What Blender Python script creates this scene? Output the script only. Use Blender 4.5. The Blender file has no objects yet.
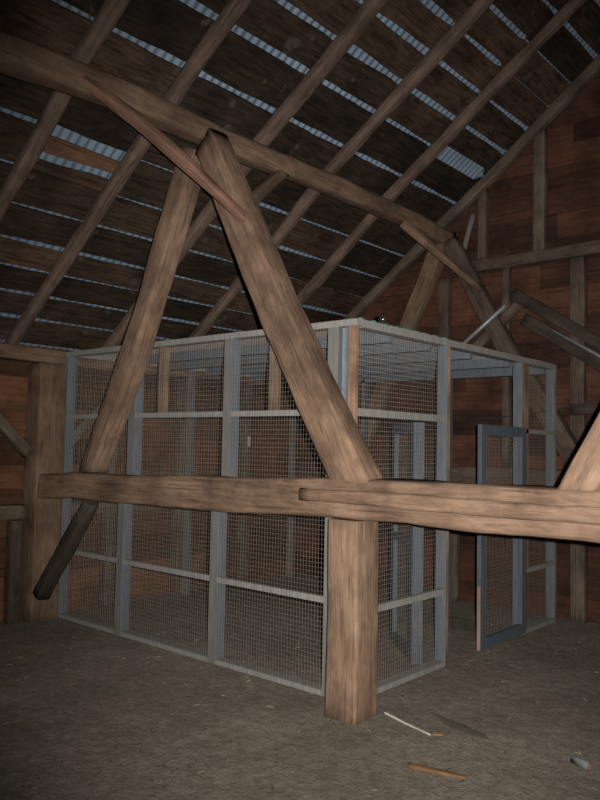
import bpy, math, random
from mathutils import Vector, Matrix, noise
random.seed(7)
S = bpy.context.scene
COL = S.collection

# ------------------------------------------------------------------ camera
F_PX = 760.0
def _n(v): return v / v.length
cY = _n(Vector((958-300, -(459-400), -F_PX)))
cX = -_n(Vector((-567-300, -(428-400), -F_PX)))
cX = _n(cX - cY * cX.dot(cY))
cZ = cX.cross(cY)
CAM_R = Matrix((cX, cY, cZ))            # world = CAM_R @ camera space
CAM_P = Vector((0, 0, 1.62))
cd = bpy.data.cameras.new('camera')
cd.sensor_fit = 'VERTICAL'; cd.sensor_height = 36.0; cd.lens = 36.0 * F_PX / 800.0
cd.clip_start = 0.02; cd.clip_end = 200
cam = bpy.data.objects.new('camera', cd); COL.objects.link(cam)
cam.matrix_world = Matrix.Translation(CAM_P) @ CAM_R.to_4x4()
S.camera = cam

# ------------------------------------------------------------------ light
S.view_settings.view_transform = 'Standard'; S.view_settings.look = 'None'
S.view_settings.gamma = 1.0; S.view_settings.use_curve_mapping = False
S.view_settings.exposure = 0.0
w = bpy.data.worlds.new('night'); S.world = w; w.use_nodes = True
w.node_tree.nodes['Background'].inputs[0].default_value = (0.55, 0.62, 0.75, 1)
w.node_tree.nodes['Background'].inputs[1].default_value = 0.035

def px_dir(x, y): return CAM_R @ Vector((x-300, -(y-400), -F_PX)).normalized()
fl = bpy.data.lights.new('camera_flash', 'SPOT')
fl.energy = 1650; fl.color = (1.0, 0.95, 0.88); fl.shadow_soft_size = 0.012
fl.spot_size = math.radians(79); fl.spot_blend = 1.0
flo = bpy.data.objects.new('camera_flash', fl); COL.objects.link(flo)
flo.location = CAM_P + CAM_R @ Vector((0.075, 0.035, 0.0))
flo.rotation_euler = px_dir(358, 412).to_track_quat('-Z', 'Y').to_euler()
# weak bluish fill from an unseen area lamp behind the camera
al = bpy.data.lights.new('rear_fill', 'AREA'); al.energy = 5; al.size = 2.5; al.color = (0.75, 0.85, 1.0)
alo = bpy.data.objects.new('rear_fill', al); COL.objects.link(alo)
alo.location = (1.2, -2.6, 1.9); alo.rotation_euler = Vector((-0.45, 0.85, 0.02)).to_track_quat('-Z', 'Y').to_euler()

# ------------------------------------------------------------------ materials
def nodes(name):
    m = bpy.data.materials.new(name); m.use_nodes = True
    nt = m.node_tree; b = nt.nodes['Principled BSDF']
    return m, nt, b
def ramp(nt, fac, stops):
    r = nt.nodes.new('ShaderNodeValToRGB')
    e = r.color_ramp.elements
    while len(e) < len(stops): e.new(0.5)
    for el, (p, c) in zip(e, stops): el.position = p; el.color = (*c, 1)
    nt.links.new(fac, r.inputs[0]); return r.outputs[0]
def coords(nt, scale, kind='Object', rnd=True):
    t = nt.nodes.new('ShaderNodeTexCoord'); mp = nt.nodes.new('ShaderNodeMapping')
    nt.links.new(t.outputs[kind], mp.inputs[0]); mp.inputs['Scale'].default_value = scale
    if rnd:
        oi = nt.nodes.new('ShaderNodeObjectInfo'); mu = nt.nodes.new('ShaderNodeMath'); mu.operation = 'MULTIPLY'
        mu.inputs[1].default_value = 37.0
        nt.links.new(oi.outputs['Random'], mu.inputs[0]); nt.links.new(mu.outputs[0], mp.inputs['Location'])
    return mp.outputs[0]
def noi(nt, vec, scale, detail=6, rough=0.6, dist=0.0):
    n = nt.nodes.new('ShaderNodeTexNoise'); n.inputs['Scale'].default_value = scale
    n.inputs['Detail'].default_value = detail; n.inputs['Roughness'].default_value = rough
    n.inputs['Distortion'].default_value = dist
    nt.links.new(vec, n.inputs['Vector']); return n.outputs[0]
def mix(nt, a, b, fac, mode='MIX'):
    m = nt.nodes.new('ShaderNodeMix'); m.data_type = 'RGBA'; m.blend_type = mode
    for sock, v in ((m.inputs[6], a), (m.inputs[7], b), (m.inputs[0], fac)):
        if isinstance(v, (int, float)): sock.default_value = v
        elif isinstance(v, tuple): sock.default_value = (*v, 1)
        else: nt.links.new(v, sock)
    return m.outputs[2]
def bump(nt, b, h, strength, dist):
    bp = nt.nodes.new('ShaderNodeBump'); bp.inputs['Strength'].default_value = strength
    bp.inputs['Distance'].default_value = dist
    nt.links.new(h, bp.inputs['Height']); nt.links.new(bp.outputs[0], b.inputs['Normal'])
def lerp(a, b, t): return tuple(x+(y-x)*t for x, y in zip(a, b))

def wood(name, col, axis=2, contrast=0.5, island=False, patches=None, kind='Object', rough=0.85):
    """grain runs along the given local axis"""
    m, nt, b = nodes(name)
    sc = [7.0, 7.0, 7.0]; sc[axis] = 1.0
    v = coords(nt, sc, kind)
    vb = coords(nt, (1, 1, 1), kind)
    g = noi(nt, v, 4.0, 8, 0.65, 0.6)
    dark = tuple(c*(1-contrast) for c in col); light = tuple(min(1, c*(1+contrast*0.8)) for c in col)
    c1 = ramp(nt, g, [(0.25, dark), (0.5, col), (0.75, light)])
    big = noi(nt, vb, 2.3, 4, 0.6)
    c2 = mix(nt, c1, ramp(nt, big, [(0.32, (0.42, 0.38, 0.37)), (0.62, (1.2, 1.15, 1.1))]), 0.8, 'MULTIPLY')
    sc3 = [9.0]*3; sc3[axis] = 2.5
    md = noi(nt, coords(nt, sc3, kind), 1.0, 6, 0.65, 0.8)
    c2 = mix(nt, c2, ramp(nt, md, [(0.34, (0.6, 0.56, 0.54)), (0.52, (1, 1, 1)), (0.7, (1.2, 1.2, 1.18))]), 0.45, 'MULTIPLY')
    sc2 = [26.0]*3; sc2[axis] = 0.8
    cr = noi(nt, coords(nt, sc2, kind), 2.2, 3, 0.5)
    c3 = mix(nt, c2, ramp(nt, cr, [(0.30, (0.25, 0.22, 0.2)), (0.42, (1, 1, 1))]), 0.65, 'MULTIPLY')
    if island:
        ge = nt.nodes.new('ShaderNodeNewGeometry')
        c3 = mix(nt, c3, ramp(nt, ge.outputs['Random Per Island'], [(0.0, (0.5, 0.5, 0.5)), (0.5, (1, 0.95, 0.9)), (1.0, (1.45, 1.3, 1.2))]), 1.0, 'MULTIPLY')
    if patches:
        pn = noi(nt, vb, 5.5, 3, 0.5)
        c3 = mix(nt, c3, patches[0], ramp(nt, pn, [(patches[1], (0, 0, 0)), (patches[1]+0.05, (patches[2],)*3)]))
    nt.links.new(c3, b.inputs['Base Color'])
    b.inputs['Roughness'].default_value = rough
    b.inputs['Specular IOR Level'].default_value = 0.2
    h = mix(nt, g, cr, 0.5)
    bump(nt, b, h, 0.5, 0.012)
    return m

M = {}
M['beam'] = wood('pale_hewn_timber', (0.195, 0.132, 0.094), contrast=0.5)
M['beam_dark'] = wood('brown_hewn_timber', (0.17, 0.118, 0.085), contrast=0.4)
M['rafter'] = wood('rafter_timber', (0.135, 0.098, 0.08), contrast=0.45)
M['red_beam'] = wood('reddish_brace_timber', (0.17, 0.10, 0.075), contrast=0.4)
M['grey_timber'] = wood('grey_weathered_timber', (0.115, 0.093, 0.073), contrast=0.35)
M['gable_timber'] = wood('gable_timber', (0.10, 0.075, 0.06), contrast=0.35)
M['dark_timber'] = wood('dark_rough_timber', (0.05, 0.041, 0.034), contrast=0.4)  # dark brown base, much darker than the other timbers
M['batten'] = wood('brown_batten', (0.14, 0.08, 0.05), axis=1, contrast=0.3)
M['raw'] = wood('bare_sawn_wood', (0.27, 0.175, 0.12), contrast=0.25)
M['sheath'] = wood('dark_roof_boards', (0.052, 0.038, 0.028), axis=1, contrast=0.9, island=True, patches=((0.10, 0.09, 0.078), 0.66, 0.5))
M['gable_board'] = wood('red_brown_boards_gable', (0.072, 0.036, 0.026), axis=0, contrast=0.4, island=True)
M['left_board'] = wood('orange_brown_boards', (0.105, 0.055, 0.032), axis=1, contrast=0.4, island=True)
M['stick'] = wood('pale_stick', (0.62, 0.58, 0.52), contrast=0.15)
M['straw'] = wood('dull_straw', (0.34, 0.29, 0.22), contrast=0.2)
M['chip'] = wood('orange_wood_scrap', (0.26, 0.15, 0.08), contrast=0.5)

def paint(name, col, wear):
    m, nt, b = nodes(name)
    v = coords(nt, (1, 1, 1)); vs = coords(nt, (14, 14, 1.5))
    n1 = noi(nt, v, 5, 5, 0.6); n2 = noi(nt, vs, 3, 6, 0.6)
    c = ramp(nt, n2, [(0.3, tuple(x*0.75 for x in col)), (0.7, tuple(x*1.15 for x in col))])
    c = mix(nt, c, wear, ramp(nt, n1, [(0.58, (0, 0, 0)), (0.72, (0.55,)*3)]))
    nt.links.new(c, b.inputs['Base Color']); b.inputs['Roughness'].default_value = 0.75
    b.inputs['Specular IOR Level'].default_value = 0.3
    bump(nt, b, n2, 0.3, 0.004)
    return m
M['paint'] = paint('grey_blue_painted_wood', (0.108, 0.124, 0.145), (0.15, 0.125, 0.10))
M['paint_light'] = paint('pale_grey_frame_paint', (0.16, 0.155, 0.15), (0.16, 0.13, 0.105))  # paler grey for the front and end faces of the posts
M['paint_dark'] = paint('slate_blue_door_paint', (0.08, 0.097, 0.12), (0.12, 0.10, 0.08))

def plain(name, col, rough=0.6, metal=0.0):
    m, nt, b = nodes(name)
    n1 = noi(nt, coords(nt, (1, 1, 1)), 30, 3)
    c = ramp(nt, n1, [(0.3, tuple(x*0.8 for x in col)), (0.7, tuple(min(1, x*1.15) for x in col))])
    nt.links.new(c, b.inputs['Base Color'])
    b.inputs['Roughness'].default_value = rough; b.inputs['Metallic'].default_value = metal
    return m
M['wire'] = plain('galvanised_wire', (0.36, 0.32, 0.28), 0.6, 0.25)
M['strap'] = plain('bright_galvanised_strap', (0.26, 0.29, 0.32), 0.45, 0.3)
M['rust'] = plain('rusty_iron', (0.12, 0.07, 0.045), 0.8, 0.2)
M['cable'] = plain('black_cable', (0.03, 0.028, 0.026), 0.7)
M['twine'] = plain('green_twine', (0.06, 0.20, 0.14), 0.8)
M['glass_dark'] = plain('dark_glazed_porcelain', (0.03, 0.02, 0.018), 0.12)
M['tin'] = plain('dull_tin', (0.2, 0.22, 0.21), 0.7, 0.0)
M['white'] = plain('dull_white_card', (0.5, 0.47, 0.42), 0.8)
M['cap'] = plain('red_brown_rim', (0.17, 0.09, 0.07), 0.8)

m, nt, b = nodes('galvanised_corrugated_sheet')
n1 = noi(nt, coords(nt, (1, 1, 1), rnd=False), 2.2, 5)
n2 = noi(nt, coords(nt, (0.6, 5, 0.6), rnd=False), 6, 4)
c = ramp(nt, n1, [(0.3, (0.13, 0.19, 0.265)), (0.7, (0.23, 0.31, 0.41))])
c = mix(nt, c, (0.2, 0.22, 0.24), ramp(nt, n2, [(0.5, (0, 0, 0)), (0.75, (0.6,)*3)]))
nt.links.new(c, b.inputs['Base Color']); b.inputs['Metallic'].default_value = 0.15; b.inputs['Roughness'].default_value = 0.6
M['sheet'] = m

m, nt, b = nodes('dirt_floor')
v = coords(nt, (1, 1, 1), rnd=False)
n1 = noi(nt, v, 0.9, 5, 0.6); n2 = noi(nt, v, 14, 8, 0.7); n3 = noi(nt, v, 60, 4, 0.7)
c = ramp(nt, n2, [(0.3, (0.18, 0.155, 0.125)), (0.5, (0.26, 0.228, 0.188)), (0.72, (0.35, 0.31, 0.26))])
c = mix(nt, c, ramp(nt, n1, [(0.35, (0.72, 0.72, 0.72)), (0.65, (1.12, 1.12, 1.12))]), 1.0, 'MULTIPLY')
c = mix(nt, c, ramp(nt, n3, [(0.35, (0.75, 0.75, 0.75)), (0.6, (1.1, 1.1, 1.1))]), 0.8, 'MULTIPLY')
nt.links.new(c, b.inputs['Base Color']); b.inputs['Roughness'].default_value = 0.95
b.inputs['Specular IOR Level'].default_value = 0.1
bump(nt, b, mix(nt, n2, n3, 0.4), 0.9, 0.03)
M['dirt'] = m
def stain_mat():
    m, nt, b = nodes('damp_dark_dirt')
    n = noi(nt, coords(nt, (1, 1, 1)), 25, 5)
    nt.links.new(ramp(nt, n, [(0.3, (0.08, 0.07, 0.058)), (0.7, (0.14, 0.12, 0.10))]), b.inputs['Base Color'])
    b.inputs['Roughness'].default_value = 0.95; return m
M['stain'] = stain_mat()

# ------------------------------------------------------------------ mesh helpers
def link(name, me, parent=None, label=None, cat=None, group=None, kind=None):
    o = bpy.data.objects.new(name, me); COL.objects.link(o)
    if parent is not None: o.parent = parent
    tag(o, label, cat, group, kind); return o
def tag(o, label=None, cat=None, group=None, kind=None):
    if label: o['label'] = label
    if cat: o['category'] = cat
    if group: o['group'] = group
    if kind: o['kind'] = kind
def empty(name, loc, label, cat, group=None):
    o = bpy.data.objects.new(name, None); COL.objects.link(o); o.location = loc; o.empty_display_size = 0.1
    tag(o, label, cat, group); return o
class MB:
    def __init__(s): s.v = []; s.f = []; s.mi = []; s.sm = []
    def box(s, x0, x1, y0, y1, z0, z1, mats=None, M4=None):
        """mats: 6 material slots for -x +x -y +y -z +z"""
        k = len(s.v)
        vs = [Vector((x, y, z)) for z in (z0, z1) for y in (y0, y1) for x in (x0, x1)]
        if M4: vs = [M4 @ q for q in vs]
        s.v += vs
        fs = [(0, 4, 6, 2), (1, 3, 7, 5), (0, 1, 5, 4), (2, 6, 7, 3), (0, 2, 3, 1), (4, 5, 7, 6)]
        for i, f in enumerate(fs):
            s.f.append(tuple(k+j for j in f)); s.mi.append(mats[i] if mats else 0); s.sm.append(False)
    def tube(s, pts, r, n=8, close=True):
        pts = [Vector(p) for p in pts]
        rs = r if isinstance(r, (list, tuple)) else [r]*len(pts)
        k = len(s.v)
        t0 = (pts[1]-pts[0]).normalized()
        a = t0.orthogonal().normalized()
        for i, p in enumerate(pts):
            t = (pts[min(i+1, len(pts)-1)] - pts[max(i-1, 0)]).normalized()
            a = (a - t*a.dot(t)).normalized(); bb = t.cross(a)
            for j in range(n):
                th = 2*math.pi*j/n
                s.v.append(p + (a*math.cos(th)+bb*math.sin(th))*rs[i])
        for i in range(len(pts)-1):
            for j in range(n):
                s.f.append((k+i*n+j, k+i*n+(j+1) % n, k+(i+1)*n+(j+1) % n, k+(i+1)*n+j)); s.mi.append(0); s.sm.append(n > 4)
        if close:
            s.f.append(tuple(k+j for j in reversed(range(n)))); s.mi.append(0); s.sm.append(False)
            e = k+(len(pts)-1)*n
            s.f.append(tuple(e+j for j in range(n))); s.mi.append(0); s.sm.append(False)
    def mesh(s, name, mats):
        me = bpy.data.meshes.new(name); me.from_pydata([tuple(q) for q in s.v], [], s.f)
        for mm in (mats if isinstance(mats, (list, tuple)) else [mats]): me.materials.append(mm)
        me.polygons.foreach_set('material_index', s.mi); me.polygons.foreach_set('use_smooth', s.sm)
        me.update(); return me
    def build(s, name, mats, parent=None, **kw): return link(name, s.mesh(name, mats), parent, **kw)

def timber(name, pts, mat, up=(0, 0, 1), rough=0.008, rnd=0.18, seed=None, parent=None, step=0.09, cap_tilt=(0, 0), **kw):
    """A hewn timber. pts = [(point, width, height)...]; width is across, height along `up`.
    The object's own z axis runs along the timber so the grain follows it."""
    P = [Vector(p) for p, _, _ in pts]
    ax = (P[-1]-P[0]); L = ax.length; ax.normalize()
    up = Vector(up); up = (up-ax*up.dot(ax)).normalized(); si = up.cross(ax)      # si, up, ax right-handed
    Mw = Matrix((si, up, ax)).transposed().to_4x4(); Mw.translation = P[0]
    inv = Mw.inverted()
    Q = [inv @ p for p in P]
    sd = random.uniform(0, 100) if seed is None else seed
    n = max(2, int(L/step))
    mb = MB(); K = 16
    def prof(w, h):
        r = rnd*min(w, h); out = []
        for cx, cy, a0 in ((1, 1, 0), (-1, 1, 90), (-1, -1, 180), (1, -1, 270)):
            for a in (0, 30, 60, 90):
                t = math.radians(a0+a); out.append((cx*(w/2-r)+r*math.cos(t), cy*(h/2-r)+r*math.sin(t)))
        return out
    for i in range(n+1):
        z = L*i/n; j = 0
        while j < len(Q)-2 and Q[j+1].z < z: j += 1
        t = (z-Q[j].z)/max(1e-6, (Q[j+1].z-Q[j].z)); ts = max(0, min(1, t))
        c = Q[j].lerp(Q[j+1], ts)
        ww = pts[j][1]+(pts[j+1][1]-pts[j][1])*ts; hh = pts[j][2]+(pts[j+1][2]-pts[j][2])*ts
        cx = c.x + rough*1.6*noise.noise(Vector((z*0.9, sd, 3))) ; cy = c.y + rough*1.6*noise.noise(Vector((z*0.9, sd, 9)))
        if i in (0, n): cx, cy = c.x, c.y
        for (x, y) in prof(ww, hh):
            d = 1 + 0*x
            dv = noise.noise(Vector((x*6+sd, y*6, z*2.2)))*rough + noise.noise(Vector((x*25+sd, y*25, z*7)))*rough*0.5
            l = math.hypot(x, y)
            zz = z
            if i == 0: zz = z + x*cap_tilt[0]
            zz += x*cap_tilt[1]*max(0.0, 1-(L-z)/0.45)
            mb.v.append(Vector((cx + x + x/l*dv, cy + y + y/l*dv, zz)))
    for i in range(n):
        for j in range(K):
            mb.f.append((i*K+j, i*K+(j+1) % K, (i+1)*K+(j+1) % K, (i+1)*K+j)); mb.mi.append(0); mb.sm.append(True)
    mb.f.append(tuple(reversed(range(K)))); mb.mi.append(0); mb.sm.append(False)
    mb.f.append(tuple(n*K+j for j in range(K))); mb.mi.append(0); mb.sm.append(False)
    o = mb.build(name, mat, None, **kw)
    o.matrix_world = Mw
    if parent: o.parent = parent; o.matrix_parent_inverse = parent.matrix_world.inverted()
    return o

# ------------------------------------------------------------------ the shell
# floor: uneven packed dirt
def floor_h(x, y):
    return 0.012*noise.noise(Vector((x*0.8, y*0.8, 0))) + 0.006*noise.noise(Vector((x*5, y*5, 2))) - 0.008
me = bpy.data.meshes.new('floor')
nx, ny = 190, 210; vs = []; fs = []
for j in range(ny+1):
    for i in range(nx+1):
        x = -6.7+9.2*i/nx; y = -2.9+10.5*j/ny
        vs.append((x, y, floor_h(x, y)))
for j in range(ny):
    for i in range(nx):
        a = j*(nx+1)+i; fs.append((a, a+1, a+nx+2, a+nx+1))
me.from_pydata(vs, [], fs); me.materials.append(M['dirt'])
me.polygons.foreach_set('use_smooth', [True]*len(fs))
link('floor', me, kind='structure')

SL = 0.75; NRM = Vector((-0.6, 0, 0.8)); RX = -2.07; Z0 = 2.60
def roof(x, y, off=0.0):
    if x <= RX: p = Vector((x, y, Z0+SL*(x+6.4))) + NRM*off
    else:
        p = Vector((x, y, Z0+SL*(2*RX-x+6.4))) + Vector((0.6, 0, 0.8))*off
    return p
# corrugated sheet (left and right slope)
def corr(x0, x1, y0, y1):
    mb = MB(); pitch = 0.076; n = int((y1-y0)/pitch*8)
    secs = 6
    for i in range(n+1):
        y = y0+(y1-y0)*i/n; a = 0.009*math.sin(2*math.pi*y/pitch)
        for k in range(secs+1):
            mb.v.append(roof(x0+(x1-x0)*k/secs, y, 0.045+a))
    for i in range(n):
        for k in range(secs):
            q = i*(secs+1)+k; mb.f.append((q, q+1, q+secs+2, q+secs+1)); mb.mi.append(0); mb.sm.append(True)
    return mb
ceil = corr(-6.72, RX-0.001, -2.9, 7.7).build('ceiling', M['sheet'], kind='structure')
cr = corr(RX+0.001, 2.6, -2.9, 7.7)
cr.build('roof_slope', M['sheet'], ceil)

gaps = [-6.52, -6.27, -6.04, -5.82, -5.60, -5.34, -5.08, -4.78, -4.44, -4.12, -3.80, -3.54, -3.29, -3.06, -2.83, -2.58, -2.34, -2.12]
def gw(i, y):   # gap width measured on x
    bay = sum(y > r for r in (2.70, 3.46, 4.40, 5.36, 6.25, 7.3))
    rr = random.Random(i*31+bay*7); base = rr.choice([0.012, 0.022, 0.028, 0.034, 0.04])
    g = gaps[i]
    sp = {(-4.44): 0.004, (-4.78): 0.018, (-4.12): 0.03, (-3.80): 0.032, (-3.54): 0.034, (-5.82): 0.026, (-5.60): 0.03, (-5.34): 0.022, (-5.08): 0.02, (-6.04): 0.03, (-6.27): 0.026, (-2.83): 0.012, (-3.06): 0.022, (-3.29): 0.03, (-6.52): 0.01}
    base = 0.45*base + 0.55*sp.get(g, 0.02)
    if g == -4.78 and bay == 1: base = 0.042
    if g == -5.08 and bay == 1: base = 0.007
    if g == -4.78 and bay in (4, 5): base = 0.022
    if g == -3.80 and bay == 5 and y > 6.4: base = 0.10
    if g == -3.54 and bay in (3,): base = 0.035
    if g == -4.12 and bay == 0: base = 0.02
    if g == -3.06 and bay == 5: base = 0.004
    if g == -2.83 and bay == 5: base = 0.006
    nn = 1 + 0.7*noise.noise(Vector((y*1.7, i*9.3, 0))) + 0.25*noise.noise(Vector((y*9, i*5.3, 4)))
    if base == 0.10: nn = 1.0
    return base*1.3*max(0.08, nn)
mb = MB()
def board(fl_, fh_, y0, y1, off=0.0):
    n = max(2, int((y1-y0)/0.05)); k0 = len(mb.v)
    for j in range(n+1):
        y = y0+(y1-y0)*j/n; xl = fl_(y); xh = fh_(y)
        for (x, o) in ((xl, off+0.002), (xh, off+0.002), (xh, off+0.026), (xl, off+0.026)): mb.v.append(roof(x, y, o))
    for j in range(n):
        for q in range(4):
            a = k0+j*4+q; bq = k0+j*4+(q+1) % 4
            mb.f.append((a, a+4, bq+4, bq)); mb.mi.append(0); mb.sm.append(False)
    mb.f.append((k0, k0+1, k0+2, k0+3)); mb.mi.append(0); mb.sm.append(False)
    e = k0+n*4; mb.f.append((e+3, e+2, e+1, e)); mb.mi.append(0); mb.sm.append(False)
cuts_base = [-2.8, -0.4, 1.75, 2.70, 3.46, 4.40, 5.36, 6.25, 7.68]
for i in range(len(gaps)-1):
    rr = random.Random(i*13+5)
    inner = [c_ for c_ in cuts_base[1:-1] if rr.random() < 0.4 or (gaps[i] == -5.08 and c_ in (2.70, 3.46))]
    cuts = [cuts_base[0]]+inner+[cuts_base[-1]]
    for a, bq in zip(cuts[:-1], cuts[1:]):
        board(lambda y, i=i: gaps[i]+gw(i, y)/2, lambda y, i=i, a=a, bq=bq: (-4.995+0.008*math.sin(y*8) if gaps[i] == -5.08 and (a, bq) == (2.70, 3.46) else gaps[i+1]-gw(i+1, y)/2), a+0.004, bq-0.004, rr.uniform(0, 0.006))
for i in range(16):   # far slope beyond the ridge
    x = RX+0.03+i*0.28
    board(lambda y, x=x: x, lambda y, x=x: x+0.255, -2.8, 7.68)
mb.build('roof_sheathing', M['sheath'], ceil)
mb = MB()
board(lambda y: -4.937+0.006*math.sin(y*6), lambda y: -4.838+0.006*math.sin(y*5), 2.68, 3.46, 0.004)
mb.build('roof_batten', M['batten'], ceil, label='short reddish brown board between two open strips')

# walls of horizontal boards
def plank_wall(name, mat, fix, a0, a1, z1, axis, top=None, thick=0.022, seed=1, side=1, zlow=-0.03):
    mb = MB(); rr = random.Random(seed); z = zlow
    while z < z1:
        h = rr.uniform(0.19, 0.29); a = a0
        while a < a1:
            L = rr.uniform(2.2, 3.8); b1 = min(a1, a+L)
            if a1-b1 < 0.6: b1 = a1
            g = rr.uniform(0.001, 0.005); d = rr.uniform(0, 0.006)*side
            zt = min(z+h-g, z1)
            if top is None:
                if axis == 'y': mb.box(fix+d, fix+d+thick*side, a+0.002, b1-0.002, z, zt)
                else: mb.box(a+0.002, b1-0.002, fix+d, fix+d+thick*side, z, zt)
            else:       # gable: trim the ends to the roof slope
                xa0 = max(a, top(z)[0]); xb0 = min(b1, top(z)[1]); xa1 = max(a, top(zt)[0]); xb1 = min(b1, top(zt)[1])
                if xb0-xa0 > 0.02:
                    if xb1 <= xa1: xa1 = xb1 = (xa0+xb0)/2
                    k = len(mb.v)
                    for yy in (fix+d, fix+d+thick*side):
                        mb.v += [Vector((xa0+0.002, yy, z)), Vector((xb0-0.002, yy, z)), Vector((xb1-0.002, yy, zt)), Vector((xa1+0.002, yy, zt))]
                    for f in ((0, 1, 2, 3), (7, 6, 5, 4), (0, 4, 5, 1), (1, 5, 6, 2), (2, 6, 7, 3), (3, 7, 4, 0)):
                        mb.f.append(tuple(k+q for q in f)); mb.mi.append(0); mb.sm.append(False)
            a = b1
        z += h
    return mb.build(name, mat, kind='structure')
WL = -6.50; GY = 7.42
plank_wall('wall_left', M['left_board'], WL, -2.8, GY+0.05, 2.50, 'y', side=-1, seed=4)
def gtop(z): 
    d = max(0.0, (z-2.58)/SL)
    return (-6.5+d, 2.36-d)
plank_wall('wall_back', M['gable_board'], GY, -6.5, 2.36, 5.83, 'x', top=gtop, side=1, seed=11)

# ------------------------------------------------------------------ rafters
RY = [2.70, 3.46, 4.44, 5.34, 6.26]
RLAB = ['rough brown rafter under the roof, leftmost and nearest of the row',
        'rough brown rafter, second from the left, crossing the crooked beam left of the strut head',
        'thickest pale rafter, third from the left, meeting the crooked beam right of the strut head',
        'brown rafter, fourth from the left, landing halfway along the visible curved purlin',
        'long brown rafter, fifth from the left, the last before the end wall']
for y, lb in zip(RY, RLAB):
    bw = 0.125 if y == 4.44 else 0.11
    p0 = roof(-6.55, y+0.0, -0.052); p1 = roof(-4.3, y-0.01+0.02*math.sin(y), -0.052); p2 = roof(RX-0.06, y+0.03+(0.10 if y > 5 else 0.05), -0.052)
    timber('rafter', [(p0, bw*0.9, 0.10), (p1, bw, 0.10), (p2, bw*0.95, 0.10)], M['rafter'], up=NRM, rough=0.014, rnd=0.3,
           label=lb, cat='rafter', group='rafters under the left roof slope')
timber('rafter', [(roof(-6.5, 7.33, -0.055), 0.11, 0.105), (roof(RX-0.06, 7.33, -0.055), 0.11, 0.105)], M['grey_timber'], up=NRM, rough=0.012, rnd=0.2,
       label='dark end rafter following the top slope of the red-brown gable wall', cat='rafter', group='rafters under the left roof slope')

# purlin, slightly crooked
PX = -4.25
timber('purlin', [((PX, 0.3, 3.92), .17, .21), ((PX, 2.1, 3.935), .17, .20), ((PX, 3.0, 3.955), .17, .19), ((PX, 3.7, 3.965), .17, .18), ((PX, 4.9, 3.965), .165, .165), ((PX, 6.2, 3.99), .16, .16), ((PX, 7.40, 3.95), .16, .155)],
       M['beam_dark'], rough=0.016, rnd=0.25, label='long crooked hewn purlin crossing the top of the picture under the rafters', cat='beam')

# ------------------------------------------------------------------ near bent
BY = 3.785
timber('tie_beam', [((-6.34, BY, 1.212), .225, .222), ((-4.9, BY, 1.245), .225, .222), ((-4.3, BY, 1.268), .23, .235), ((-2.75, BY, 1.302), .235, .243), ((-1.3, BY, 1.317), .235, .252), ((0.6, BY, 1.325), .235, .25)],
       M['beam'], rough=0.015, rnd=0.13, label='massive pale hewn beam running across the whole picture at waist height', cat='beam')
timber('ledger_pole', [((-3.14, 3.655, 1.318), .04, .075), ((-2.3, 3.65, 1.315), .05, .088), ((-1.3, 3.65, 1.318), .05, .085), ((0.5, 3.65, 1.32), .05, .085)],
       M['beam'], rough=0.008, rnd=0.45, label='half-round weathered pole fixed along the front face of the massive pale beam', cat='pole')
timber('timber_post', [((-2.832, 3.80, -0.03), .235, .235), ((-2.832, 3.80, 1.175), .225, .225)], M['beam'], up=(0, 1, 0), rough=0.006, rnd=0.07,
       label='thick square pale post carrying the massive beam in the middle, cage corner behind it', cat='post')
timber('timber_post', [((-6.392, 3.79, -0.03), .225, .272), ((-6.392, 3.79, 2.325), .215, .272)], M['beam_dark'], up=(0, 1, 0), rough=0.006, rnd=0.06,
       label='wide grey-brown post against the left wall, holding the end of the massive beam', cat='post')
# canted struts
timber('canted_strut', [((-2.78, 3.78, 1.395), .26, .20), ((-3.45, 3.78, 2.50), .25, .20), ((-4.20, 3.77, 3.87), .21, .19)], M['beam'], up=(0, 1, 0), rough=0.012, rnd=0.12, cap_tilt=(-0.5, 0.35),
       label='thickest leaning strut, from the middle post head up left to the purlin', cat='strut')
timber('canted_strut', [((-5.57, 3.77, 1.36), .19, .17), ((-5.0, 3.77, 2.42), .19, .17), ((-4.38, 3.78, 3.87), .18, .17)], M['beam'], up=(0, 1, 0), rough=0.012, rnd=0.14, cap_tilt=(0.5, 0),
       label='slimmer strut leaning up right from the left part of the massive beam to the purlin', cat='strut')
timber('canted_strut', [((-1.35, 3.78, 1.43), .28, .20), ((-0.13, 3.78, 3.7), .25, .20)], M['beam'], up=(0, 1, 0), rough=0.012, rnd=0.12, cap_tilt=(0.53, 0),
       label='leaning strut cut off by the right edge, rising from the massive beam', cat='strut')
# knee braces
timber('knee_brace', [((-4.215, 2.60, 3.97), .07, .06), ((-4.06, 2.95, 3.76), .075, .09), ((-3.90, 3.30, 3.50), .08, .09), ((-3.73, 3.735, 3.17), .07, .05)], M['red_beam'], up=(1, 0, 0.3), rough=0.008, rnd=0.25,
       label='thin reddish brace crossing in front of the strut head at upper left', cat='brace')
timber('knee_brace', [((-4.235, 4.63, 3.92), .09, .09), ((-3.97, 3.83, 3.32), .09, .10)], M['beam_dark'], up=(1, 0, 0), rough=0.008, rnd=0.2,
       label='short brown brace right of the thickest strut, up to the purlin', cat='brace')
timber('knee_brace', [((-6.24, 3.72, 0.24), .12, .13), ((-5.86, 3.745, 0.72), .12, .13), ((-5.57, 3.76, 1.115), .11, .12)], M['dark_timber'], up=(0, 1, 0), rough=0.012, rnd=0.25,
       label='dark rough knee brace under the left end of the massive beam', cat='brace')

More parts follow.
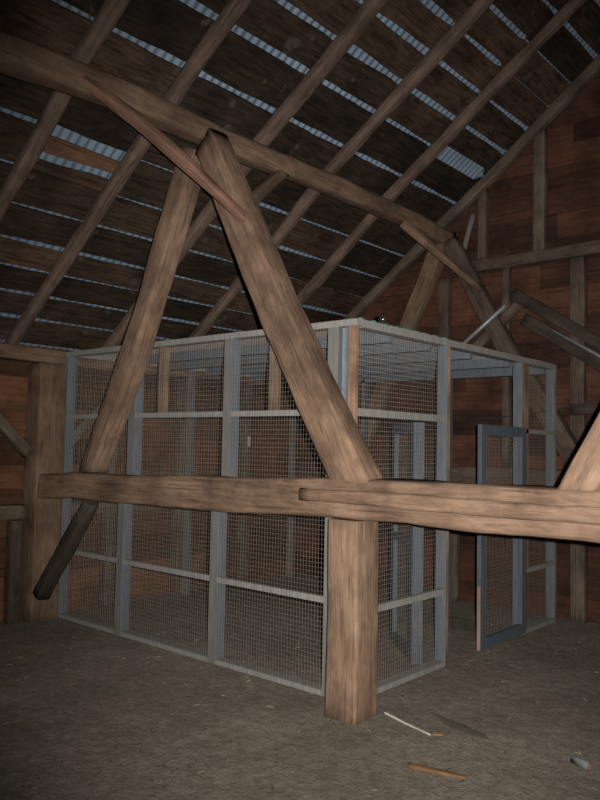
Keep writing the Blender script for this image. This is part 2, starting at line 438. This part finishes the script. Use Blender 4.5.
# left wall framing
timber('wall_plate', [((-6.41, -2.7, 2.40), .17, .13), ((-6.41, 3.6, 2.40), .17, .13), ((-6.41, 7.3, 2.40), .17, .13)], M['beam_dark'], rough=0.01, rnd=0.12,
       label='long brown beam along the top of the left wall under the eaves', cat='beam')
timber('wall_girt', [((-6.44, 1.2, 0.98), .12, .13), ((-6.44, 3.64, 0.97), .12, .13)], M['grey_timber'], rough=0.008, rnd=0.12, label='grey horizontal rail on the left wall, left of the wide post', cat='rail')
timber('wall_girt', [((-6.44, 3.97, 0.97), .12, .12), ((-6.44, 7.3, 0.97), .12, .12)], M['grey_timber'], rough=0.008, rnd=0.12, label='horizontal rail on the left wall seen through the wire cage', cat='rail')
timber('knee_brace', [((-6.42, 2.78, 2.33), .10, .10), ((-6.42, 3.645, 1.49), .10, .10)], M['grey_timber'], up=(1, 0, 0), rough=0.008, rnd=0.15, label='grey brace at the left edge, sloping down to the wide left post', cat='brace')
timber('knee_brace', [((-6.42, 4.80, 2.33), .10, .10), ((-6.42, 3.965, 1.55), .10, .10)], M['grey_timber'], up=(1, 0, 0), rough=0.008, rnd=0.15, label='dim brace behind the cage wire, rising right from the wide left post', cat='brace')
for y, z0, z1, lb in ((3.55, -0.02, 0.90, 'short stud beside the wide left post, under the left rail'),
                      (4.55, -0.02, 2.33, 'wall stud behind the cage wire, nearest to the wide left post'),
                      (5.45, -0.02, 2.33, 'wall stud behind the cage wire, second from the wide left post'),
                      (6.45, -0.02, 2.33, 'wall stud behind the cage wire, third from the wide left post')):
    timber('wall_stud', [((-6.435, y, z0), .11, .10), ((-6.435, y, z1), .11, .10)], M['grey_timber'], up=(0, 1, 0), rough=0.007, rnd=0.12, label=lb, cat='stud', group='studs of the left wall')

# gable framing
gg = 'studs of the gable wall'
timber('wall_girt', [((-4.14, 7.355, 3.60), .11, .13), ((-2.6, 7.355, 3.585), .11, .125), ((0.0, 7.355, 3.585), .11, .12)], M['gable_timber'], rough=0.01, rnd=0.15, label='brown horizontal rail high on the red-brown gable wall at right', cat='rail')
timber('tie_beam', [((-6.3, 7.305, 1.33), .20, .20), ((0.6, 7.305, 1.33), .20, .20)], M['gable_timber'], rough=0.01, rnd=0.12, label='far beam along the gable wall behind the wire cage', cat='beam')
for x, wd, z0, z1, lb, mt in ((-3.77, .10, 3.66, roof(-3.77, 7, -0.11).z-.06, 'short stud above the gable rail, left of the two, under the end rafter', 'gable_timber'),
                      (-3.13, .12, 3.65, roof(-3.13, 7, -0.11).z-.06, 'tall dark stud above the gable rail, right of the two', 'grey_timber'),
                      (-4.22, .12, 1.44, 3.50, 'gable stud rising behind the cage top under the purlin end', 'gable_timber'),
                      (-3.49, .075, 1.44, 3.53, 'slim gable stud hanging below the rail, between the two lower braces', 'gable_timber'),
                      (-2.74, .14, 1.44, 3.52, 'broad gable stud below the rail near the right edge', 'gable_timber'),
                      (-2.74, .14, -0.02, 1.22, 'lower gable stud under the far beam, right of the cage', 'grey_timber'),
                      (-5.2, .12, -0.02, 1.22, 'lower gable stud behind the cage, left of the middle post', 'grey_timber'),
                      (-4.1, .12, -0.02, 1.22, 'lower gable stud seen through the cage doorway', 'grey_timber')):
    x -= 0.05
    timber('wall_stud', [((x, 7.372, z0), wd, .08), ((x, 7.372, z1), wd, .08)], M[mt], up=(0, 1, 0), rough=0.007, rnd=0.1, label=lb, cat='stud', group=gg)
timber('canted_strut', [((-5.40, 7.27, 1.44), .20, .13), ((-4.27, 7.27, 3.89), .19, .13)], M['beam_dark'], up=(0, 1, 0), rough=0.012, rnd=0.12, label='far strut leaning right behind the cage roof, up to the purlin end', cat='strut')
timber('canted_strut', [((-2.72, 7.27, 1.44), .19, .13), ((-3.45, 7.27, 2.60), .19, .13), ((-4.16, 7.27, 3.89), .17, .13)], M['gable_timber'], up=(0, 1, 0), rough=0.012, rnd=0.12, label='far strut leaning left from the purlin end down behind the cage door', cat='strut')
timber('knee_brace', [((-4.20, 6.38, 3.90), .08, .08), ((-3.72, 7.16, 3.28), .08, .06)], M['beam_dark'], up=(1, 0, 0.3), rough=0.008, rnd=0.25, label='dark brace in front of the far strut head, below the purlin end', cat='brace')
timber('loose_board', [((-4.06, 7.36, 3.72), .05, .02), ((-3.93, 7.36, 4.17), .05, .02)], M['paint_light'], up=(0, 1, 0), rough=0.002, rnd=0.1, label='small pale board end sticking up behind the purlin end', cat='board')
timber('wall_brace', [((-3.42, 7.26, 3.22), .12, .06), ((-1.9, 7.26, 2.22), .12, .06)], M['dark_timber'], up=(0, 1, 0), rough=0.008, rnd=0.15, label='upper of two dark braces sloping down right across the gable wall', cat='brace')
timber('wall_brace', [((-3.30, 7.26, 2.95), .12, .06), ((-1.9, 7.26, 2.02), .12, .06)], M['dark_timber'], up=(0, 1, 0), rough=0.008, rnd=0.15, label='lower of two dark braces sloping down right across the gable wall', cat='brace')
timber('wall_brace', [((-4.15, 7.30, 2.45), .10, .05), ((-3.36, 7.30, 3.12), .10, .05)], M['gable_timber'], up=(0, 1, 0), rough=0.008, rnd=0.15, label='short brown brace sloping up right behind the far strut', cat='brace')
mbp = MB(); mbp.tube([(-4.12, 7.15, 2.58), (-3.42, 7.10, 3.08)], 0.021, 10)
mbp.build('metal_pipe', M['strap'], label='pale metal pipe sloping up behind the far strut above the cage roof', cat='pipe')
mbp = MB(); mbp.tube([(-2.98, 7.20, 2.80), (-1.9, 7.20, 2.13)], 0.016, 10)
mbp.build('metal_pipe', M['strap'], label='thin pale metal pipe along the dark brace at the right edge', cat='pipe')
timber('cross_block', [((-2.82, 7.27, 2.02), .10, .10), ((-2.2, 7.27, 2.02), .10, .10)], M['dark_timber'], rough=0.006, rnd=0.1, label='short dark block crossing the broad gable stud at the right edge', cat='block')
mbp = MB()
pts = []
for i in range(25):
    t = i/24; x = -3.9+t*(2.1); pts.append((x, 7.20, 1.93+0.42*t-0.10*math.sin(math.pi*t)))
mbp.tube(pts, 0.007, 6)
mbp.build('hanging_cable', M['cable'], label='thin dark cable slung across in front of the gable wall at right', cat='cable')

# ------------------------------------------------------------------ the wire cage
X0, X1, Y0, Y1, H = -6.35, -2.93, 3.93, 7.18, 2.45
cage = empty('wire_cage', ((X0+X1)/2, (Y0+Y1)/2, 0), 'large walk-in cage of grey-blue wooden frames covered in wire mesh', 'cage')
def part(mbq, name, mats, par=None, label=None):
    o = mbq.build(name, mats); p = par or cage; o.parent = p
    off = Vector(p.location) if p is cage else Vector((0, 0, 0))
    if p is not cage:
        off = Vector(p.location)
        if p.parent is cage: off = Vector(cage.location) + Vector(p.location)
    o.location = -off
    if label: o['label'] = label
    return o
M['rail'] = paint('pale_rail_paint', (0.235, 0.23, 0.22), (0.2, 0.165, 0.13))
PM = [M['paint'], M['raw'], M['paint_light'], M['rail']]
def post(x0, x1, y0, y1, z0, z1, mats=(0, 0, 2, 0, 2, 2), name='frame_post', label=None, par=None):
    q = MB(); q.box(x0, x1, y0, y1, z0, z1, mats); return part(q, name, PM, par, label)
# front (long) face: square posts
post(-6.35, -6.28, Y0, Y0+0.09, 0.0, H-0.04)
post(-3.165, -3.075, Y0, Y0+0.09, 0.0, H-0.04)
# the upper frames stand a hand's breadth to the right of the lower ones
LO = (-5.43, -4.265); UP = (-5.33, -4.165); ZB = 1.22
for x in LO: post(x, x+0.085, Y0, Y0+0.09, 0.0, ZB)
for x in UP: post(x, x+0.085, Y0, Y0+0.09, ZB, H-0.04)
post(-2.99, X1, Y0, Y0+0.03, 0.0, H-0.04, (0, 1, 1, 0, 2, 2), label='corner post with bare orange wood front edge')
post(-3.048, -2.992, Y0+0.03, Y0+0.09, 0.0, H-0.04, (0, 0, 0, 0, 2, 2))
q = MB(); q.box(-3.052, -3.032, Y0+0.012, Y0+0.028, 0.9, 2.40); part(q, 'metal_strap', M['strap'], label='bright galvanised strip at the cage corner')
# right face: flat studs with bare outer edge
for y in (5.10, 6.42, 7.14):
    post(X1-0.09, X1, y, y+0.04, 0.0, H-0.045, (0, 1, 0, 0, 2, 2), label='stud with a bare wood edge')
# left and rear faces
for y in (5.45, 7.14): post(X0, X0+0.09, y, y+0.04, 0.0, H-0.04)
for x in (-5.2, -4.1): post(x, x+0.04, Y1-0.09, Y1, 0.0, H-0.04)
def rail(x0, x1, y0, y1, z0, z1, name, mats=(3, 3, 3, 3, 3, 3), label=None, par=None):
    q = MB(); q.box(x0, x1, y0, y1, z0, z1, mats); return part(q, name, PM, par, label)
# top rails
rail(X0, X1, Y0, Y0+0.085, H-0.04, H, 'top_rail')
rail(X1-0.09, X1, Y0+0.086, Y1, H-0.045, H+0.0, 'top_rail')
rail(X0, X0+0.09, Y0+0.086, Y1, H-0.04, H, 'top_rail')
rail(X0+0.09, X1-0.09, Y1-0.09, Y1, H-0.09, H, 'top_rail', (0,)*6)
# mid and bottom rails on the front
seg_lo = [(-6.28, LO[0]), (LO[0]+0.085, LO[1]), (LO[1]+0.085, -3.165)]
seg_up = [(-6.28, UP[0]), (UP[0]+0.085, UP[1]), (UP[1]+0.085, -3.165)]
for a, bq in seg_up: rail(a, bq, Y0, Y0+0.04, 1.825, 1.865, 'mid_rail')
for a, bq in seg_lo:
    rail(a, bq, Y0, Y0+0.04, 0.595, 0.635, 'mid_rail')
    rail(a, bq, Y0, Y0+0.085, 0.0, 0.035, 'bottom_rail')
# right face first panel
rail(X1-0.04, X1, Y0+0.03, 5.10, 1.82, 1.87, 'mid_rail'); rail(X1-0.04, X1, Y0+0.03, 5.10, 0.53, 0.575, 'mid_rail')
rail(X1-0.09, X1, Y0+0.03, 5.10, 0.0, 0.035, 'bottom_rail')
rail(X1-0.04, X1, 6.46, 7.14, 1.77, 1.81, 'mid_rail'); rail(X1-0.04, X1, 6.46, 7.14, 0.53, 0.57, 'mid_rail')
rail(X1-0.09, X1, 6.46, 7.14, 0.0, 0.035, 'bottom_rail')
q = MB(); q.box(X1-0.02, X1, 6.462, 6.55, 0.575, 2.40); part(q, 'door_jamb', M['raw'], label='bare brown jamb strip beside the cage door')
# short studs in the upper panels (bare brown wood)
for x in (-4.99, -3.74):
    q = MB(); q.box(x, x+0.085, Y0+0.042, Y0+0.08, 1.865, H-0.04)
    part(q, 'short_stud', M['beam_dark'], label='short bare brown stud between top rail and middle rail')
# joists across the cage top
for y in (4.45, 4.98, 5.62, 6.34):
    rail(X0+0.09, X1-0.09, y, y+0.04, H-0.085, H-0.002, 'roof_joist', (0,)*6)
# wire mesh panels
def wire(p, q, r, mb):
    p = Vector(p); q = Vector(q); t = (q-p).normalized(); a = t.orthogonal().normalized(); c = t.cross(a); k = len(mb.v)
    for base in (p, q):
        for th in (0, 2.094, 4.189): mb.v.append(base+(a*math.cos(th)+c*math.sin(th))*r)
    for j in range(3):
        mb.f.append((k+j, k+(j+1) % 3, k+3+(j+1) % 3, k+3+j)); mb.mi.append(0); mb.sm.append(False)
WR = 0.0008
def mesh_panel(kind, fix, a0, a1, z0, z1, par=None, du=0.0254, dz=0.0305, r=WR, name='wire_mesh'):
    mb = MB(); n = int((a1-a0)/du)
    sg = random.uniform(0, 30)
    def P(a, z):
        w_ = 0.004*noise.noise(Vector((a*2, z*2, sg)))
        if kind == 'front': return (a, fix+w_, z)
        if kind == 'side': return (fix+w_, a, z)
        return (a, z, fix+w_)
    ns = max(1, int((z1-z0)/0.4)); 
    for i in range(n+1):
        a = a0+(a1-a0)*i/n
        for k in range(ns): wire(P(a, z0+(z1-z0)*k/ns), P(a, z0+(z1-z0)*(k+1)/ns), r*0.85, mb)
    m_ = int((z1-z0)/dz); na = max(1, int((a1-a0)/0.4))
    for i in range(m_+1):
        z = z0+(z1-z0)*i/m_
        for k in range(na): wire(P(a0+(a1-a0)*k/na, z), P(a0+(a1-a0)*(k+1)/na, z), r*1.2, mb)
    return part(mb, name, M['wire'], par)
for sg_, zz_ in ((seg_lo, ((0.035, 0.595), (0.635, ZB))), (seg_up, ((ZB, 1.825), (1.865, H-0.04)))):
  for a, bq in sg_:
    for z0, z1 in zz_:
        mesh_panel('front', Y0+0.006 if z1 < 2.3 else Y0+0.01, a, bq, z0, z1)
for a, bq in ((Y0+0.03, 5.10), (6.46, 7.14)):
    zl = 1.82 if a < 5 else 1.77
    for z0, z1 in ((0.035, 0.53), (0.575, zl), (zl+0.05, H-0.045)):
        mesh_panel('side', X1-0.006, a, bq, z0, z1)
mesh_panel('side', X0+0.01, Y0+0.09, Y1, 0.035, H-0.04, du=0.05, dz=0.05)
mesh_panel('top', H+0.003, X0, X1, Y0, Y1, du=0.0254, dz=0.0254, r=0.0013)
# cage door leaves
def leaf(px, py, ang, width, h0, h1, tilt_label, handle=False):
    """hinge line at (px,py); leaf runs from it along ang"""
    e = bpy.data.objects.new('cage_door', None); COL.objects.link(e); e.parent = cage
    e.location = Vector((px, py, 0))-Vector(cage.location); e.rotation_euler = (0, 0, ang); e.empty_display_size = 0.1
    e['label'] = tilt_label
    def pt(mbq, name, mats, label=None):
        o = mbq.build(name, mats); o.parent = e
        if label: o['label'] = label
    PD = [M['paint_dark'], M['raw'], M['paint_light']]
    s_ = 0.085
    for a in (0, width-s_):
        th = 0.042 if (handle and a == 0) else 0.018
        q = MB(); q.box(a, a+s_, -th, th, h0, h1, (0, 0, 0, 0, 0, 0)); pt(q, 'door_stile', PD)
    if not handle:
        q = MB(); q.box(width, width+0.004, -0.012, 0.014, h0, h0+0.5); pt(q, 'bare_edge', M['raw'], 'worn bare wood edge')
    rails_ = [(h0, h0+s_), (h1-s_, h1)]
    if handle: rails_.append((0.86, 0.92))
    for z0, z1 in rails_:
        q = MB(); q.box(s_, width-s_, -0.018, 0.018, z0, z1); pt(q, 'door_rail', PD)
    mb = MB(); 
    a0, a1 = s_, width-s_; n = int((a1-a0)/0.0254)
    for i in range(n+1):
        a = a0+(a1-a0)*i/n; wire((a, -0.02, h0+s_-0.02), (a, -0.02, h1-s_+0.02), WR, mb)
    m_ = int((h1-h0-2*s_)/0.0305)
    for i in range(m_+1):
        z = h0+s_+(h1-h0-2*s_)*i/m_; wire((a0-0.02, -0.02, z), (a1+0.02, -0.02, z), WR, mb)
    pt(mb, 'wire_mesh', M['wire'])
    return e
R90 = math.pi/2
leaf(X1+0.022, 6.42, -R90, 0.84, 0.03, 1.82, 'slate blue framed wire door standing in the right part of the doorway')
leaf(-3.09, 4.96, math.radians(139), 0.72, 0.01, 1.815, 'grey framed wire door swung into the cage', True)
q = MB(); q.tube([(X1+0.012, 6.44, 1.42), (X1+0.012, 6.44, 1.60)], 0.009, 8); part(q, 'hinge', M['strap'], label='bare metal hinge at the door post')
# twine along the cage top
q = MB(); pts = []
for i in range(60):
    t = i/59; pts.append((X1-0.03+0.012*math.sin(i*0.9), Y0+0.06+t*1.15, H+0.012+0.004*math.sin(i*1.7)))
q.tube(pts, 0.007, 5)
q.build('green_twine', M['twine'], label='strand of green twine lying along the cage top near its corner', cat='twine')
# dark porcelain fitting hanging above the top rail
q = MB(); q.tube([(0, 0, 0), (0, 0, 0.012), (0, 0, 0.02), (0, 0, 0.045), (0, 0, 0.068), (0, 0, 0.078)], [0.016, 0.02, 0.030, 0.038, 0.028, 0.008], 14)
fit = q.build('insulator', M['glass_dark'], label='small dark glossy knob glinting on the cage top right of its corner', cat='knob')
fit.location = (-2.965, 4.28, H+0.005)
# pale strip of card hanging on the left wall behind the cage
q = MB(); q.box(-6.372, -6.368, 6.43, 6.47, 1.60, 1.72)
q.build('paper_tag', M['white'], label='small pale strip hanging on a stud behind the cage wire', cat='tag')

# ------------------------------------------------------------------ floor litter
def ground(x, y): return floor_h(x, y)
def stick(p, r_, name, mat, label, cat, flat=1.0, w2=None):
    pts = [Vector((x, y, ground(x, y)+r_*flat)) for x, y in p]
    timber(name, [(pts[0], r_*2, r_*2*flat), (pts[len(pts)//2], r_*2, r_*2*flat), (pts[-1], (w2 or r_)*2, r_*2*flat)], mat, rough=0.002, rnd=0.3, step=0.02, label=label, cat=cat)
stick([(-2.70, 3.965), (-2.50, 3.90), (-2.30, 3.84)], 0.006, 'wood_strip', M['stick'], 'thin white strip lying on the dirt right of the middle post', 'stick')
stick([(-2.30, 3.85), (-2.24, 3.88)], 0.005, 'wood_strip', M['chip'], 'tiny reddish chip at the end of the thin white strip', 'stick')
stick([(-2.16, 3.40), (-2.02, 3.43), (-1.87, 3.47)], 0.02, 'wood_scrap', M['chip'], 'orange-brown splinter of wood lying on the dirt at bottom right', 'wood scrap', 0.45, 0.006)
ca = empty('tin_can', (-1.56, 4.03, ground(-1.56, 4.03)+0.021), 'small dull grey can lying on its side at the bottom right edge', 'can')
q = MB(); q.tube([(0, 0, 0), (0.004, 0, 0), (0.10, -0.03, 0), (0.104, -0.031, 0)], [0.019, 0.021, 0.021, 0.019], 16); o = q.build('can_body', M['tin'], ca)
q = MB(); q.tube([(0.104, -0.031, 0), (0.116, -0.035, 0)], [0.021, 0.017], 16); q.build('can_lid', M['cap'], ca, label='red-brown end of the can')
# dark scuffed streak
mb = MB(); n = 26; vs = []
for i in range(n+1):
    t = i/n; cx = -2.50+0.50*t; cy = 4.17-0.17*t; wv = 0.045*math.sin(math.pi*t)**0.7*(1+0.5*noise.noise(Vector((t*7, 0, 0))))
    for sgn in (-1, 0, 1):
        x = cx+sgn*wv*0.3; y = cy+sgn*wv
        mb.v.append(Vector((x, y, ground(x, y)+(0.007 if sgn == 0 else 0.0015))))
for i in range(n):
    for s_ in range(2):
        a = i*3+s_; mb.f.append((a, a+3, a+4, a+1)); mb.mi.append(0); mb.sm.append(True)
mb.build('dirt_streak', M['stain'], label='dark scuffed streak on the dirt floor right of the white strip', cat='dirt', kind='stuff')
# straw and chips: uncountable litter
def litter(name, mat, cnt, seed, lo, hi, label, cat):
    rr = random.Random(seed); mb = MB()
    for _ in range(cnt):
        x = rr.uniform(-6.1, 0.6); y = rr.uniform(1.2, 7.0)
        L = rr.uniform(lo, hi); a = rr.uniform(0, math.pi); w_ = rr.uniform(0.001, 0.0035)
        M4 = Matrix.Translation((x, y, ground(x, y)+0.003)) @ Matrix.Rotation(a, 4, 'Z') @ Matrix.Rotation(rr.uniform(-0.15, 0.15), 4, 'Y')
        mb.box(-L/2, L/2, -w_, w_, -0.0015, 0.0015, None, M4)
    mb.build(name, mat, label=label, cat=cat, kind='stuff')
litter('straw_litter', M['straw'], 300, 3, 0.01, 0.045, 'bits of pale straw and splinters scattered over the dirt floor', 'straw')
litter('wood_chips', M['grey_timber'], 900, 5, 0.01, 0.04, 'dull brown chips and crumbs strewn over the dirt floor', 'wood chips')
